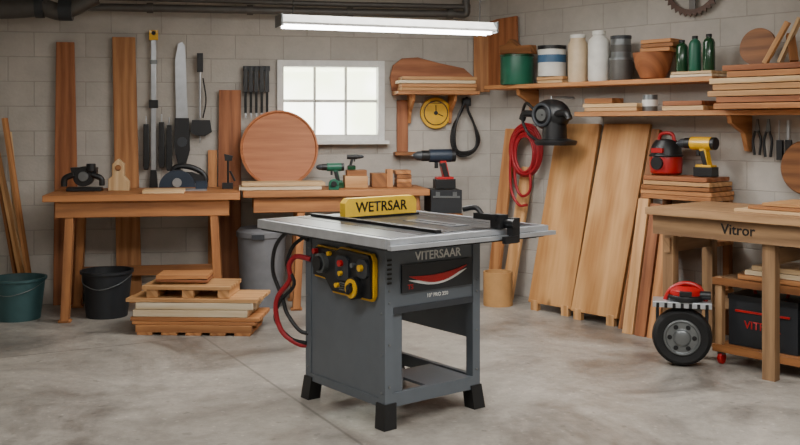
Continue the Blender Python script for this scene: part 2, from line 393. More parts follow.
o.poly([(192,120),(210,120),(212,132),(205,136),(196,136),(190,132)],.04,BLACK,.02); o.pt([(200,135),(200,143)],.006,STEEL,sm=0); o.done(.002)
o=at('chisel_rack',FB,256,90,.05)
o.rect(243,66,270,71,.03,GREYD,.01)
for i in range(5):
    u=245.5+i*5.4; o.poly([(u-1.9,66),(u+1.9,66),(u+2.3,92),(u-2.3,92)],.024,BLACK,.025); o.rect(u-1.3,92,u+1.3,113,.006,DARK,.016); o.poly([(u-1.1,112),(u+1.1,112),(u+1.1,118),(u,119)],.006,STEEL,.015)
o.done(.002)
q=hit(FB,279,157,.15); r=38.5/sc(FB,279,.15)
o=Ob('round_wood_tray',FB,(q.x,-.2,ZB+r*.985)); 
o.add(g_lathe([(0,-.012),(r-.012,-.012),(r,-.005),(r,.018),(r-.014,.022),(r-.022,.006),(0,.006)],64),W_DISC,(0,0,0),(pi/2-.17,0,0)); o.done(0,zb=ZB)
o=at('trim_router',FB,83,182,.5)
o.poly([(66,193),(66,189),(101,189),(101,193)],.12,BLACK,.0); o.disc(83,178,10,.1,BLACK,.0); o.disc(83,178,5,.02,GREYT,.012); o.poly([(70,169),(97,169),(96,178),(72,178)],.09,BLACK,-.005)
o.pt([(74,176),(65,180),(64,188)],.024,BLACK,.0); o.pt([(92,176),(101,180),(102,187)],.022,BLACK,.0); o.cyl(o.p(91,169),.035,.06,BLACK); o.done(.004,zb=ZB)
o=at('wood_tool_block',FB,118,180,.45)
o.poly([(108,195),(108,183),(112,180),(112,168),(118,163),(124,168),(124,180),(129,186),(129,195)],.09,W_LIGHT); o.disc(118,172,3,.012,W_BROWN,.008); o.done(.004,zb=ZB)
def stack(name,fr,u0,u1,v1,d,dep,n,th,mats,zb,rz=0,jit=.02,split=1):
    a=hit(fr,u0,v1,d).x; b=hit(fr,u1,v1,d).x; o=Ob(name,fr,((a+b)/2,-d+dep/2,zb),rz); w=b-a
    for i in range(n):
        for k in range(split):
            dd=dep/split; o.box((random.uniform(-jit,jit),-dep/2+dd*(k+.5)+random.uniform(-jit,jit)*.3*(split==1),th*(i+.5)),(w*random.uniform(.9,1),dd-.004,th-.003),mats[(i+k)%len(mats)])
    return o
stack('bench_plank',FB,140,186,195,.84,.2,1,.03,[W_LIGHT],ZB,jit=0).done(.003)
def circ_saw(fr,u,v,d,zb,s=1):
    o=at('circular_saw',fr,u,v,d)
    o.box((0,0,.008),(.32*s,.16,.012),STEEL); 
    pts=[(.125*math.cos(a)*s,.03+.12*math.sin(a)*s) for a in [pi*i/14 for i in range(15)]]
    o.add(g_prism([(x-.05,z) for x,z in pts],.05),NAVY,(0,-.05,0)); o.cyl((-.05,.05,.09*s),.06*s,.13,BLACK,'Y'); o.cyl((-.05,-.055,.06*s),.032*s,.012,STEEL,'Y')
    o.add(g_prism([(-.1*s,.05*s),(.14*s,.05*s),(.14*s,.1*s),(.05*s,.13*s),(-.1*s,.13*s)],.09),BLACK,(0,-.0,0))
    o.tube([(-.09*s,.02,.11*s),(-.06*s,.02,.165*s),(.03*s,.02,.17*s),(.12*s,.02,.13*s),(.15*s,.02,.07*s),(.1*s,.02,.05*s)],.02*s,BLACK)
    o.tube([(-.14*s,.0,.03),(-.13*s,0,.1*s)],.016,BLACK,sm=0); o.box((.12*s,.03,.04*s),(.08*s,.09,.06*s),NAVY); return o.done(.003,zb=zb)
circ_saw(FB,184,190,.48,ZB,1.1)
o=at('quick_clamp',FB,228,175,.35)
o.pt([(228,157),(228,189)],.009,BLACK,sm=0); o.poly([(224,155),(233,157),(232,162),(225,162)],.03,BLACK,.01); o.poly([(222,184),(233,184),(233,190),(222,190)],.05,BLACK,.01); o.pt([(230,172),(235,182)],.009,BLACK,.02,sm=0); o.done(.002,zb=ZB)
o=stack('board_stack',FB,238,325,190,.6,.28,2,.03,[W_PALE,W_LIGHT],ZB); o.done(.003)
def drill(name,fr,u,v,d,zb,col,s=1,flip=1,batt=BLACK,rz=0,body=None):
    o=at(name,fr,u,v,d); o.M=o.M@Matrix.Rotation(rz,4,'Z'); f=flip; body=body or col
    o.cyl((0,0,.19*s),.038*s,.13*s,body,'X'); o.cyl((-f*.075*s,0,.19*s),.036*s,.03*s,BLACK,'X'); o.cyl((f*.085*s,0,.19*s),.031*s,.05*s,BLACK,'X')
    o.add(g_lathe([(.028*s,0),(.026*s,.03*s),(.014*s,.05*s),(.008*s,.055*s)],20),GREYD,(f*.105*s,0,.19*s),(0,f*pi/2,0)); o.tube([(f*.15*s,0,.19*s),(f*.17*s,0,.19*s)],.004*s,STEEL,sm=0)
    o.beam((-f*.01*s,0,.175*s),(-f*.04*s,0,.045*s),.05*s,.036*s,col); o.beam((-f*.012*s,0,.15*s),(-f*.036*s,0,.06*s),.055*s,.03*s,BLACK)
    o.box((f*.022*s,0,.135*s),(.02*s,.02*s,.035*s),BLACK); o.box((-f*.025*s,0,.028*s),(.12*s,.075*s,.055*s),batt); o.box((-f*.025*s,0,.058*s),(.1*s,.065*s,.02*s),col)
    return o.done(.004,zb=zb)
drill('cordless_drill',FB,334,190,.4,ZB,GREEN,.9,-1,GREENB)
o=at('tape_measure',FB,338,187,.62); o.disc(334,184,5,.04,GREEN,.02); o.rect(329,184,339,190,.04,GREEN,.02); o.disc(334,184,3,.005,BLACK,.024); o.done(.004,zb=ZB)
o=at('wooden_box',FB,355,185,.45)
o.rect(345,178,368,190,.16,W_PINE); o.rect(347,172,367,178,.12,W_BROWN,-.02); o.done(.004,zb=ZB)
drill('cordless_drill',FB,353,172,.42,ZB+.149,BLACK,.55,1,GREENB)
o=at('wooden_crate',FB,381,184,.4)
o.rect(372,176,387,190,.14,W_BROWN); o.rect(387,172,393,190,.1,W_ORANGE); o.done(.004,zb=ZB)
o=stack('wood_offcut_pile',FB,396,412,190,.4,.15,4,.035,[W_BROWN,W_ORANGE],ZB,jit=.006); o.done(.003)
# tool case + driver at bench end
o=at('tool_case',FB,444,200,.6)
o.rect(431,190,462,213,.28,CHAR); o.rect(433,196,460,198,.02,GREYT,.004); o.pt([(438,191),(439,188.5),(452,188.5),(453,191)],.006,BLACK,-.24); o.rect(436,192,440,198,.01,GREYT,.008); o.rect(453,192,457,198,.01,GREYT,.008)
o.done(.006)
o=at('tool_stand',FB,446,250,.58); q0=o.p(432,213.6); q1=o.p(461,213.6); w=q1.x-q0.x; cx=(q0.x+q1.x)/2; zt=q0.z
o.box((cx,.14,zt-.02),(w+.02,.32,.035),W_BROWN)
for sx in (-1,1):
    for y in (.02,.26): o.box((cx+sx*w/2*.9,y,(zt-.04-o.loc.z)/2),(.05,.05,zt-.04+o.loc.z),W_BROWN)
o.done(.003,zb=0)
ztc=hit(FB,444,190,.6).z
drill('impact_driver',FB,440,190,.52,ztc+.008,RED,1.4,-1,BLACK,body=NAVY)
# wall things near corner
o=at('oval_wood_slab',FB,430,75,.08)
o.poly([(392,76),(390,62),(393,50),(402,43),(418,42),(440,48),(464,53),(474,62),(476,76)],.03,W_RED); o.done(.006,zb=1.735+.001)
o=at('bracket_shelf',FB,440,95,.32); a=o.p(398,92); b=o.p(480,92); o.box(((a.x+b.x)/2,.16,1.72-o.loc.z),(b.x-a.x,.32,.03),W_ORANGE)
for u in (414,456):
    c=o.p(u,95); o.add(g_prism([(0,0),(.26,0),(.24,-.05),(.08,-.14),(.04,-.24),(0,-.24)],.025),W_ORANGE,(c.x,.315,1.705-o.loc.z),(0,0,-pi/2))
o.done(.003)
o=stack('board_stack',FB,397,478,90,.3,.2,4,.03,[W_PINE,W_ORANGE,W_PALE],1.7355,split=1); o.done(.003)
leanb('cedar_offcut',FB,397,408,100,.035,.03,.025,W_RED,1.22) 
o=Ob('small_ledge',FB,(hit(FB,409,150,.1).x,-.06,1.205)); o.box((0,0,0),(.24,.12,.028),W_BROWN); o.done(.003)
o=at('round_clock',FB,436,113,.05)
o.disc(436,113,15.5,.045,YEL); o.disc(436,113,12.5,.006,BLACK,.003); o.disc(436,113,11.5,.006,YEL,.006)
o.pt([(436,113),(436,105)],.004,BLACK,.012,sm=0); o.pt([(436,113),(443,116)],.004,BLACK,.012,sm=0); o.pt([(429,103),(443,103)],.004,BLACK,.01,sm=0); o.disc(436,113,2,.01,BLACK,.015); o.done(.002)
o=at('power_cable',FB,466,125,.06)
for k in range(3):
    o.pt([(467,97),(461,112-k),(453+k,128),(452+k*1.5,145),(460,156-k*2),(473,152-k),(479-k,140),(474,124),(468,110),(467,97)],.011,BLACK,k*.012)
o.rect(463,98,471,106,.05,BLACK,.03); o.disc(467,101,3,.06,GREYD,.045); o.done(.002)
# ------------------------------------------------------------ RIGHT WALL
ZU=1.78; ZL=1.55
def shelf(name,u0,u1,z,d,brs):
    a=hit(FR,u0,100,d).x; b=hit(FR,u1,100,d).x if u1<900 else u1/1000.
    o=Ob(name,FR,((a+b)/2,0,z)); w=b-a
    o.box((0,-d/2,-.018),(w,d,.034),W_ORANGE)
    for u in brs:
        c=hit(FR,u,100,d).x-(a+b)/2
        o.add(g_prism([(0,0),(d*.85,0),(d*.8,-.05),(.1,-.12),(.05,-.24),(0,-.25)],.035),W_ORANGE,(c,-.002,-.036),(0,0,-pi/2))
    o.done(.004); return a,b
shelf('long_shelf',484,712,ZU,.3,(512,))
shelf('lower_shelf',574,4600,ZL,.34,(722,))
o=at('corner_panel',FR,510,60,.06); o.poly([(474+12,90),(486,27),(497,23),(516,20),(518,90)],.025,W_RED); o.done(.003,zb=ZU)
o=at('corner_panel',FB,480,60,.06); o.rect(474,34,490,90,.02,W_ORANGE); o.done(.003,zb=1.7355)
def can(name,u,v0,w,mat,d=.2,zb=ZU,band=None,lid=None,prof=None):
    k=sc(FR,u,d); r=w/2/k; zt=hit(FR,u,v0,d).z; h=zt-zb
    o=Ob(name,FR,(hit(FR,u,80,d).x,-d,zb))
    if prof: o.add(g_lathe([(a*r,b*h) for a,b in prof],32),mat)
    else:
        o.add(g_lathe([(r*.97,0),(r,.01),(r,h-.012),(r*.98,h),(r*.9,h),(r*.88,h-.008),(0,h-.008)],32),mat)
    if band: o.add(g_lathe([(r+.002,h*band[1]),(r+.002,h*band[2])],32),band[0])
    if lid: o.add(g_lathe([(r*lid[1],h*lid[2]),(r*lid[1],h*1.0),(0,h*1.0)],32),lid[0])
    return o.done(0)
can('green_bucket',517,55,33,GREEN,.2,lid=(GREENB,1.04,.93))
o=at('wood_scraps',FR,515,50,.22); o.poly([(500,55),(499,47),(505,46),(509,40),(516,47),(530,46),(531,55)],.08,W_BROWN); o.done(.004,zb=hit(FR,517,55,.2).z+.001)
can('paint_can',552,46,28,WHITEJ,.19,zb=ZU+.055,band=(BLUEL,.45,.7),lid=(BLACK,1.03,.88))
o=stack('board_stack',FR,536,563,80,.28,.2,2,.026,[W_LIGHT,W_PINE],ZU,jit=.003); o.done(.002)
can('storage_jar',578,35,20,CREAM,.2,lid=(WHITEJ,.8,.93),prof=[(.95,0),(1,.03),(1,.8),(.75,.88),(.75,.93),(0,.93)])
can('plastic_jug',599,31,22,WHITEJ,.2,prof=[(.9,0),(1,.04),(1,.72),(.92,.82),(.55,.9),(.5,.92),(.6,.92),(.6,1),(0,1)])
can('metal_tin',621,36,20,GREYT,.18,zb=ZU+.16,band=(DUCT,.3,.6),lid=(GREYD,1.04,.85))
can('metal_tin',621,58,23,DUCT,.18,lid=(GREYT,1.03,.9))
can('wooden_bowl',653,53,40,W_RED,.17,prof=[(.45,0),(.6,.05),(.85,.45),(1,1),(.93,1),(.8,.5),(0,.2)])
o=stack('board_stack',FR,639,672,50,.27,.16,3,.03,[W_ORANGE,W_BROWN],hit(FR,653,53,.17).z+.001); o.done(.003)
for i,(u,v0,m) in enumerate(((682,40,GREENB),(695,36,GREEN),(709,34,GREENB))):
    can('green_canister',u,v0,12,m,.2,zb=ZU+.045,lid=(BLACK,.5,.92),prof=[(.95,0),(1,.03),(1,.76),(.8,.85),(.45,.9),(.45,.93),(0,.93)])
o=stack('board_stack',FR,670,712,75,.29,.24,2,.021,[W_PALE,W_LIGHT],ZU,jit=.003); o.done(.002)
o=stack('board_stack',FR,582,640,110,.33,.22,2,.03,[W_PINE,W_LIGHT],ZL); o.done(.002)
o=stack('wood_block',FR,586,614,104,.3,.15,1,.04,[W_BROWN],ZL+.061); o.done(.002)
can('metal_tin',650,95,15,GREYT,.22,zb=ZL,band=(WHITEJ,.3,.7))
o=stack('board_stack',FR,661,704,108,.33,.25,2,.034,[W_LIGHT,W_RED],ZL,jit=.005); o.done(.002)
a=hit(FR,711,100,.45).x
o=Ob('lumber_stack',FR,(a+.75,-.25,ZL))
ms=[W_ORANGE,W_PINE,W_LIGHT,W_RED,W_PINE]
for i in range(7):
    dx=random.uniform(-.03,.04)+(.12 if i>4 else 0)
    for k in range(2): o.box((dx+random.uniform(-.02,.02),-.11+.22*k-(.0),.041*(i+.5)+.002),(1.5,.21,.036),ms[(i*3+k)%5])
o.done(.003)
zz=ZL+.291
o=Ob('round_cutting_board',FR,(hit(FR,758,50,.2).x,-.2,zz)); r=.125
o.add(g_lathe([(0,-.012),(r,-.012),(r,.012),(0,.012)],40),W_BROWN,(0,0,r),(pi/2-.15,0,0)); o.done(.002,zb=zz)
o=Ob('wood_scraps',FR,(hit(FR,785,50,.25).x,-.28,zz)); o.beam((-.12,0,.02),(.02,.03,.28),.05,.03,W_PINE); o.beam((-.02,0,.02),(.1,.03,.3),.09,.02,W_LIGHT); o.beam((.1,-.05,.02),(.03,.04,.2),.05,.03,W_BROWN); o.done(.002,zb=zz)
# saw blade high on wall
q=hit(FR,692,-18,.05); 
o=Ob('circular_saw_blade',FR,q); R=.25; pts=[]
for i in range(72):
    a=2*pi*i/72; rr=R*(1.0 if i%2 else .9); pts.append((rr*math.cos(a+(.03 if i%2 else 0)),rr*math.sin(a+(.03 if i%2 else 0))))
inn=[(R*.78*math.cos(2*pi*i/72),R*.78*math.sin(2*pi*i/72)) for i in range(72)]
V=[(x,0,z) for x,z in pts]+[(x,0,z) for x,z in inn]+[(x,.01,z) for x,z in pts]+[(x,.01,z) for x,z in inn]; Fc=[]
for i in range(72):
    j=(i+1)%72; Fc+= [(i,j,72+j,72+i),(144+j,144+i,216+i,216+j),(j,i,144+i,144+j),(72+i,72+j,216+j,216+i)]
o.add((V,Fc),plain('rusty_steel','#4f3d35',.5,.6)); o.beam((-R*.8,.005,0),(R*.8,.005,0),.05,.008,DUCT); o.beam((0,.005,-R*.8),(0,.005,R*.8),.05,.008,DUCT); o.cyl((0,.02,0),.03,.04,DUCT,'Y'); o.done(0)
# hose coil
o=at('red_hose_coil',FR,524,150,.12)
for k in range(6):
    w=16-k*1.4; h=26-k*1.6
    o.pt([(526+w*math.sin(2*pi*i/18)-k*.3,150+k*.8-h*math.cos(2*pi*i/18)) for i in range(19)],.012,REDH,.012*(k%3),sm=3)
o.pt([(511,150),(510,175),(512,193),(519,205),(527,205)],.012,REDH,.03); o.pt([(514,160),(516,185),(522,196),(530,190),(530,168)],.012,REDH,.02)
q=o.p(527,125); o.tube([q,q+Vector((0,.12,0))],.01,STEEL,sm=0); o.done(0)
# black hanging power tool
o=at('hanging_router',FR,550,122,.30)
c=o.p(551,115); s=1.18
S=lambda x,y,z: c+Vector((x*s,y*s,z*s))
o.add(g_sph(.125*s,1.2,.75,.85),BLACK,c); o.add(g_lathe([(.13*s,0),(.14*s,.02),(.14*s,.035),(.05*s,.06)],32),BLACK,S(.04,0,-.2)); o.cyl(S(.03,0,-.11),.08*s,.14*s,BLACK)
for k in (-1,1): o.tube([S(k*.06,-.05,0),S(k*.17,-.06,.01),S(k*.2,-.06,-.03)],.024*s,BLACK)
o.tube([S(-.12,-.02,.03),S(-.2,-.02,.08),S(-.25,0,-.02),S(-.2,0,-.12),S(-.1,0,-.18)],.012,BLACK)
o.add(g_tor(.07*s,.014),GREYD,S(-.01,-.085,0),(pi/2,0,0)); o.cyl(S(-.01,-.08,0),.04*s,.03,GREYT,'Y')
o.tube([S(0,0,.06),S(0,0,.12),c+Vector((0,.28,.12*s))],.01,STEEL,sm=0); o.done(0)
def lp(name,x0,x1,z0,z1,d0,d1,t,mat,fr=FR,feet=False,slant=0):
    cx=(x0+x1)/2; o=Ob(name,fr,(cx,-d0,z0)); L=math.hypot(z1-z0,d0-d1); an=math.atan2(d0-d1,z1-z0); w=x1-x0
    M=(-an,0,0)
    o.add(g_prism([(-w/2,0),(w/2,0),(w/2+slant,L),(-w/2+slant,L)],t),mat,(0,0,0),M)
    if feet:
        for z in (.12,L-.12):
            o.add(g_box(w-.06,.03,.08),W_PINE,Vector((0,math.sin(an)*z+.02+t*.5*math.cos(an)+.01,math.cos(an)*z-t*.5)),M)
        for sx in (-w/2+.06,w/2-.06): o.box((sx,.02,-z0/2+.005),(.07,.04,z0+.03),W_PINE)
    o.done(.003)
lp('leaning_plank',.12,.24,0,1.42,.19,.05,.03,W_ORANGE,slant=.1); lp('leaning_plank',.3,.42,0,1.1,.2,.05,.03,W_PINE,slant=.1)
LEAN=wood('panel_wood','#cc9c66','#a06c38',wav=.55,ring=(.55,.8),dist=11,grain=.7,vary=(.94,1.08),knots=True)
lp('plywood_panel',.775,1.195,.06,1.46,.40,.05,.03,LEAN,feet=True,slant=.01)
lp('plywood_panel',1.225,1.64,.06,1.46,.44,.05,.03,LEAN,feet=True,slant=.02)
lp('leaning_sheet',1.67,1.735,0,1.42,.47,.06,.035,W_BROWN,slant=.01)
for i in range(3):
    lp('leaning_sheet',1.775+i*.1,1.86+i*.1,0,.93-i*.03,.57,.37,.03,[W_PINE,W_RED,W_ORANGE][i],slant=.0)
# storage rack holding boards and power tools
RX=2.05
o=Ob('wooden_rack',FR,(RX,-.18,0))
for sx in (-.24,.24):
    for y in (-.12,.12): o.box((sx,y,.47),(.05,.05,.94),W_BROWN)
for z in (.3,.64,.945): o.box((0,0,z),(.54,.3,.03),W_ORANGE)
o.done(.003)
ZR=.961
o=Ob('board_stack',FR,(RX,-.18,ZR))
for i in range(4): o.box((random.uniform(-.015,.015),-.005*i,.033*(i+.5)),(.56-.02*i,.3,.029),[W_ORANGE,W_BROWN,W_PINE,W_RED][i])
o.done(.003)
ZT=ZR+.134
q=hit(FR,666,170,.18)
o=Ob('red_shop_vacuum',FR,(q.x,-.18,ZT)); k=1.05
o.add(g_lathe([(.085*k,0),(.105*k,.015),(.11*k,.1*k),(.105*k,.13*k)],32),RED); o.add(g_lathe([(.108*k,.13*k),(.1*k,.19*k),(.07*k,.235*k),(0,.245*k)],32),BLACK); o.cyl((0,-.11,.085),.046,.03,BLACK,'Y'); o.tube([(-.06,0,.23),(-.04,0,.29),(.05,0,.29),(.07,0,.22)],.013,RED); o.box((0,-.105,.175),(.09,.03,.033),RED); o.add(g_tor(.115,.008),BLACK,(0,0,.137)); o.done(0)
drill('yellow_drill',FR,702,170,.2,ZT,YEL,1.2,-1,BLACK)
def plier(u,v,L,mat,hm):
    o=at('pliers',FR,u,v,.05)
    o.poly([(u-1,v),(u+1,v),(u+2.5,v+L*.35),(u-2.5,v+L*.35)],.012,mat); o.pt([(u-1.5,v+L*.33),(u-4,v+L*.6),(u-2.5,v+L)],.009,hm,sm=5); o.pt([(u+1.5,v+L*.33),(u+4,v+L*.6),(u+2.5,v+L)],.009,hm,sm=5); o.done(.001)
plier(757,119,36,GREYT,BLACK); plier(768,119,38,GREYT,BLACK)
o=at('screwdriver',FR,779,118,.05); o.pt([(779,120),(779,142)],.005,STEEL,sm=0); o.poly([(776,140),(782,140),(782,160),(776,160)],.03,BLACK,.012); o.done(.003)
o=at('paint_brush',FR,788,118,.05); o.rect(785,140,791,156,.02,BLACK); o.rect(786.5,120,789.5,140,.012,STEEL,-.002); o.done(.002)
q=hit(FR,806,168,.12); o=Ob('hanging_wood_disc',FR,(q.x,-.1,q.z)); 
o.add(g_lathe([(0,-.015),(.17,-.015),(.18,0),(.17,.015),(0,.015)],48),W_BROWN,(0,0,0),(pi/2,0,0)); o.done(0)
# ------------------------------------------------------------ RIGHT BENCH
x0=2.36; 
o=Ob('workbench',FR,(x0,-.71,0)); w=1.9; dep=.72
for i in range(4): o.box((w/2-.06,-dep/2+dep*(i+.5)/4,ZB-.022),(w,dep/4-.002,.044),W_GREY)
o.box((w/2-.06,-dep/2+.055,ZB-.105),(w-.06,.03,.12),W_GREY); o.box((w/2-.06,dep/2-.055,ZB-.105),(w-.06,.03,.12),W_GREY)
for lx in (.02,.71,1.74):
    for y in (-dep/2+(.16 if lx<.1 else .1),dep/2-.1): o.box((lx,y,(ZB-.045)/2),(.075,.06,ZB-.045),W_GREY)
    o.box((lx,0,.7),(.04,dep-.24,.09),W_GREY)
o.box((w/2-.06,dep/2-.1,.3),(w-.1,.03,.08),W_GREY)
o.add(g_text('Vitror',.085),BLACK,(.54,-dep/2+.038,ZB-.1),(pi/2,0,0))
o.done(.003)
o=Ob('board_stack',FR,(3.3,-.72,ZB))
for i in range(3): o.box((.02*i,0.0,.02+.021*i-.009),(.95-.12*i,.44-.03*i,.018),[W_LIGHT,W_ORANGE,W_PINE][i])
o.done(.002,zb=ZB)
# low trolley under bench
tr_=1.2; td=.36
o=Ob('tool_trolley',FR,(2.66,-.68,0))
for sx in (.02,tr_-.02):
    for y in (-td/2+.02,td/2-.02): o.box((sx,y,.31),(.045,.045,.44),W_GREY)
for z in (.11,.515):
    o.box(((tr_)/2,0,z),(tr_,td-.05,.022),W_BROWN if z<.2 else W_GREY)
    for y in (-td/2+.0,td/2-.0): o.box((tr_/2,y,z-.012),(tr_+.03,.025,.045),W_BROWN)
for sx in (.03,tr_-.05):
    for y in (-td/2+.02,td/2-.02): o.cyl((sx,y,.035),.035,.025,RED,'X',seg=20); o.box((sx,y,.075),(.04,.035,.035),GREYT)
o.done(.003)
for k in (0,1):
    o=Ob('tool_bag',FR,(2.66+.275+k*.47,-.68,.1225)); o.box((0,0,.14),(.43,.26,.28),CHAR if k==0 else BLACK); o.box((0,0,.29),(.44,.27,.03),BLACK); o.tube([(-.1,-.02,.3),(-.09,-.02,.35),(.09,-.02,.35),(.1,-.02,.3)],.01,RED); o.box((0,-.133,.21),(.34,.01,.012),RED); o.add(g_text('VITROR',.065),RED,(0,-.132,.13),(pi/2,0,0)); o.done(.012)
o=Ob('board_stack',FR,(3.34,-.70,.5275))
for i in range(3): o.box((.02*i,0,.032*(i+.5)),(1.08-.05*i,.3,.028),[W_ORANGE,W_PALE,W_LIGHT][i])
o.done(.002)
# wheeled grinder
Yw=5.80
o=Ob('wheeled_grinder',FW,((682-UC)/F*Yw,Yw,0),math.radians(-16))
RT=(pi/2,0,0)
o.add(g_lathe([(.10,-.05),(.15,-.06),(.168,-.045),(.176,0),(.168,.045),(.15,.06),(.10,.05)],48),DARK,(0,0,.176),RT)
o.add(g_lathe([(.108,0),(.108,.058),(.102,.064),(.096,.062),(.092,.052),(.05,.056),(.047,.07),(.03,.078),(0,.078)],40),GREYT,(0,0,.176),RT)
for i in range(6): 
    a=2*pi*i/6; o.cyl((.071*math.cos(a),-.054,.176+.071*math.sin(a)),.014,.012,DARK,'Y',seg=14)
o.box((0,.0,.375),(.34,.17,.035),ALU); 
for i in range(7): o.box((-.14+i*.047,-.083,.372),(.018,.02,.028),DARK)
o.add(g_lathe([(.10,0),(.105,.02),(.10,.035)],32),BLACK,(.02,0,.393)); o.add(g_lathe([(.095,0),(.09,.03),(.05,.05),(0,.05)],32),RED,(.02,0,.428)); o.box((.02,-.07,.445),(.07,.07,.03),BLACK)
o.tube([(-.1,.0,.39),(-.06,0,.46),(.02,0,.495),(.1,0,.47),(.14,0,.39)],.014,RED); o.cyl((.13,-.02,.43),.025,.07,BLACK,'X')
for k in (-1,1): o.box((k*.145,.075,.27),(.02,.02,.2),GREYD); 
o.box((0,.075,.176),(.31,.02,.03),GREYD); o.done(.003)
Yd=7.74
o=Ob('cardboard_drum',FW,((498-UC)/F*Yd,Yd,0)); o.add(g_lathe([(.118,0),(.118,.27),(.107,.27),(.107,.02),(0,.02)],36),CARD); o.done(0)
# ------------------------------------------------------------ floor items left
def bucket(name,u,Y,r,h,mat,handle=True):
    o=Ob(name,FW,((u-UC)/F*Y,Y,0)); o.add(g_lathe([(r*.8,0),(r*.97,h*.93),(r*1.04,h*.94),(r*1.04,h),(r*.96,h),(r*.78,.02),(0,.02)],40),mat)
    if handle: o.tube([(-r,0,h*.9),(-r*.7,-r*.75,h*.75),(0,-r*1.05,h*.65),(r*.7,-r*.75,h*.75),(r,0,h*.9)],.003,GREYT)
    return o.done(0)
bucket('teal_bucket',18,7.20,.2,.31,TEAL); bucket('black_bucket',107,7.3,.19,.35,CHAR)
o=Ob('waste_bin',FW,((262-UC)/F*7.72,7.72,0)); r=.195
o.add(g_lathe([(r*.85,0),(r,.55),(r*1.05,.56),(r*1.05,.6),(r*.9,.63),(0,.65)],40),BIN); o.box((0,-r*1.03,.57),(.1,.03,.04),GREYD); o.done(0)
for i,(ub,ut,vt,m) in enumerate(((34,2,118,W_ORANGE),(28,-6,150,W_PINE),(38,-2,175,W_LIGHT),(22,-12,130,W_BROWN),(26,6,132,W_LIGHT))):
    Y=7.45+.035*i; p=Vector(((ub-UC)/F*Y,Y,.008)); zt=H-(vt-VH)/F*Y; t=Vector(((ut-UC)/F*Y,Y+.05,zt))
    o=Ob('timber_batten',FW,p); o.beam((0,0,0),t-p,.05,.025,m); o.done(.002)
q=fl(195,335.5)
o=Ob('pallet_wood_stack',FW,(q.x,q.y+.2,0),math.radians(-3)); 
PW=.86; PD=.42
for y in (-.18,0,.18): o.box((0,y,.045),(PW*.94,.06,.05),W_ORANGE)
for i in range(5): o.box((-PW/2+.09+i*.17,0,.01),(.11,PD,.02),W_ORANGE)
for i in range(5): o.box((0,-PD/2+.043+i*.084,.082),(PW,.075,.02),W_ORANGE)
z=.094
for (w_,th,m,n,dx) in ((.9,.03,W_ORANGE,1,0),(.8,.05,W_PALE,3,-.02),(.82,.05,W_PALE,3,.0),(.92,.028,W_PINE,3,-.01)):
    for k in range(n): o.box((dx+random.uniform(-.01,.01),-.20+.40*(k+.5)/n,z+th/2),(w_,.40/n-.006,th-.003),m)
    z+=th
for x in (-.3,-.05,.2): o.box((x,.0,z+.0275),(.08,.34,.055),W_PINE)
z+=.055
o.box((-.06,.0,z+.014),(.62,.36,.027),W_PINE); z+=.028
o.box((-.12,.02,z+.025),(.36,.27,.018),W_RED,(0,.03,.1)); o.box((-.12,.02,z+.05),(.36,.27,.024),W_ORANGE,(0,.0,.1)); o.box((-.12,.02,z+.008),(.3,.2,.016),W_PINE)
o.done(.003)
# ------------------------------------------------------------ TABLE SAW
HTB=.93
o=Ob('table_saw',FS)
La,Lb=1.2,1.03
bx0,by0,bw,bd=.115,.19,.6125,.70
o.box((Lb/2,La/2,HTB-.03),(Lb-.03,La-.03,.056),GREYD)
o.box((Lb/2,La/2,HTB-.004),(Lb-.06,La-.06,.014),TOPS)
for (c,s) in (((Lb/2,.015,HTB-.022),(Lb,.035,.046)),((Lb/2,La-.015,HTB-.022),(Lb,.035,.046)),((.015,La/2,HTB-.022),(.035,La-.06,.046)),((Lb-.015,La/2,HTB-.022),(.035,La-.06,.046))): o.box(c,s,ALU)
o.box((.59,La/2,HTB+.0035),(.74,La-.12,.002),IRON)
for x in (.42,.86): o.box((x,La/2,HTB+.0045),(.02,La-.12,.002),BLACK)
o.box((.62,.42,HTB+.0055),(.12,.4,.003),TOPS); o.box((.62,.42,HTB+.0075),(.012,.32,.003),DARK)
o.box((.33,La/2,HTB+.01),(.035,La-.1,.018),BLACK)
o.box((Lb/2,-.022,HTB-.035),(Lb+.04,.03,.02),ALU); o.box((Lb/2,-.002,HTB-.04),(Lb*.8,.03,.03),BLACK)
fy=.875
o.add(g_prism([(.36,0),(.86,0),(.86,.085),(.835,.11),(.385,.11),(.36,.085)],.05),SIGN,(0,fy,HTB+.005))
o.add(g_prism([(.35,0),(.87,0),(.87,.012),(.35,.012)],.08),BLACK,(0,fy-.015,HTB+.003))
o.add(g_text('WETRSAR',.08),BLACK,(.61,fy-.002,HTB+.062),(pi/2,0,0))
cx=.70
o.box((cx,.02,HTB+.04),(.055,.07,.07),BLACK); o.box((cx-.02,.09,HTB+.06),(.035,.16,.03),BLACK); o.box((cx+.035,-.045,HTB-.0),(.05,.04,.12),BLACK); o.cyl((cx+.01,-.05,HTB+.035),.02,.06,BLACK,'Y'); o.tube([(cx-.02,.12,HTB+.065),(cx-.03,.16,HTB+.1),(cx-.06,.22,HTB+.09)],.014,BLACK); o.box((cx,-.06,HTB-.045),(.09,.025,.035),BLACK)
zt=HTB-.058; zbm=.10
def vb(x0,x1,y0,y1,z0,z1,m): o.box(((x0+x1)/2,(y0+y1)/2,(z0+z1)/2),(x1-x0,y1-y0,z1-z0),m)
X0,X1,Y0,Y1=bx0,bx0+bw,by0,by0+bd
vb(X0+.006,X0+.02,Y0+.04,Y1-.04,zbm+.02,zt,GREYB)
pw=.05
for x in (X0,X1-pw):
    for y in (Y0,Y1-pw): vb(x,x+pw,y,y+pw,zbm,zt,GREYB)
vb(X0+pw,X1-pw,Y0+.006,Y0+.02,.56,zt,GREYB)
vb(X0+pw,X1-pw,Y1-.02,Y1-.006,.56,zt,GREYB)
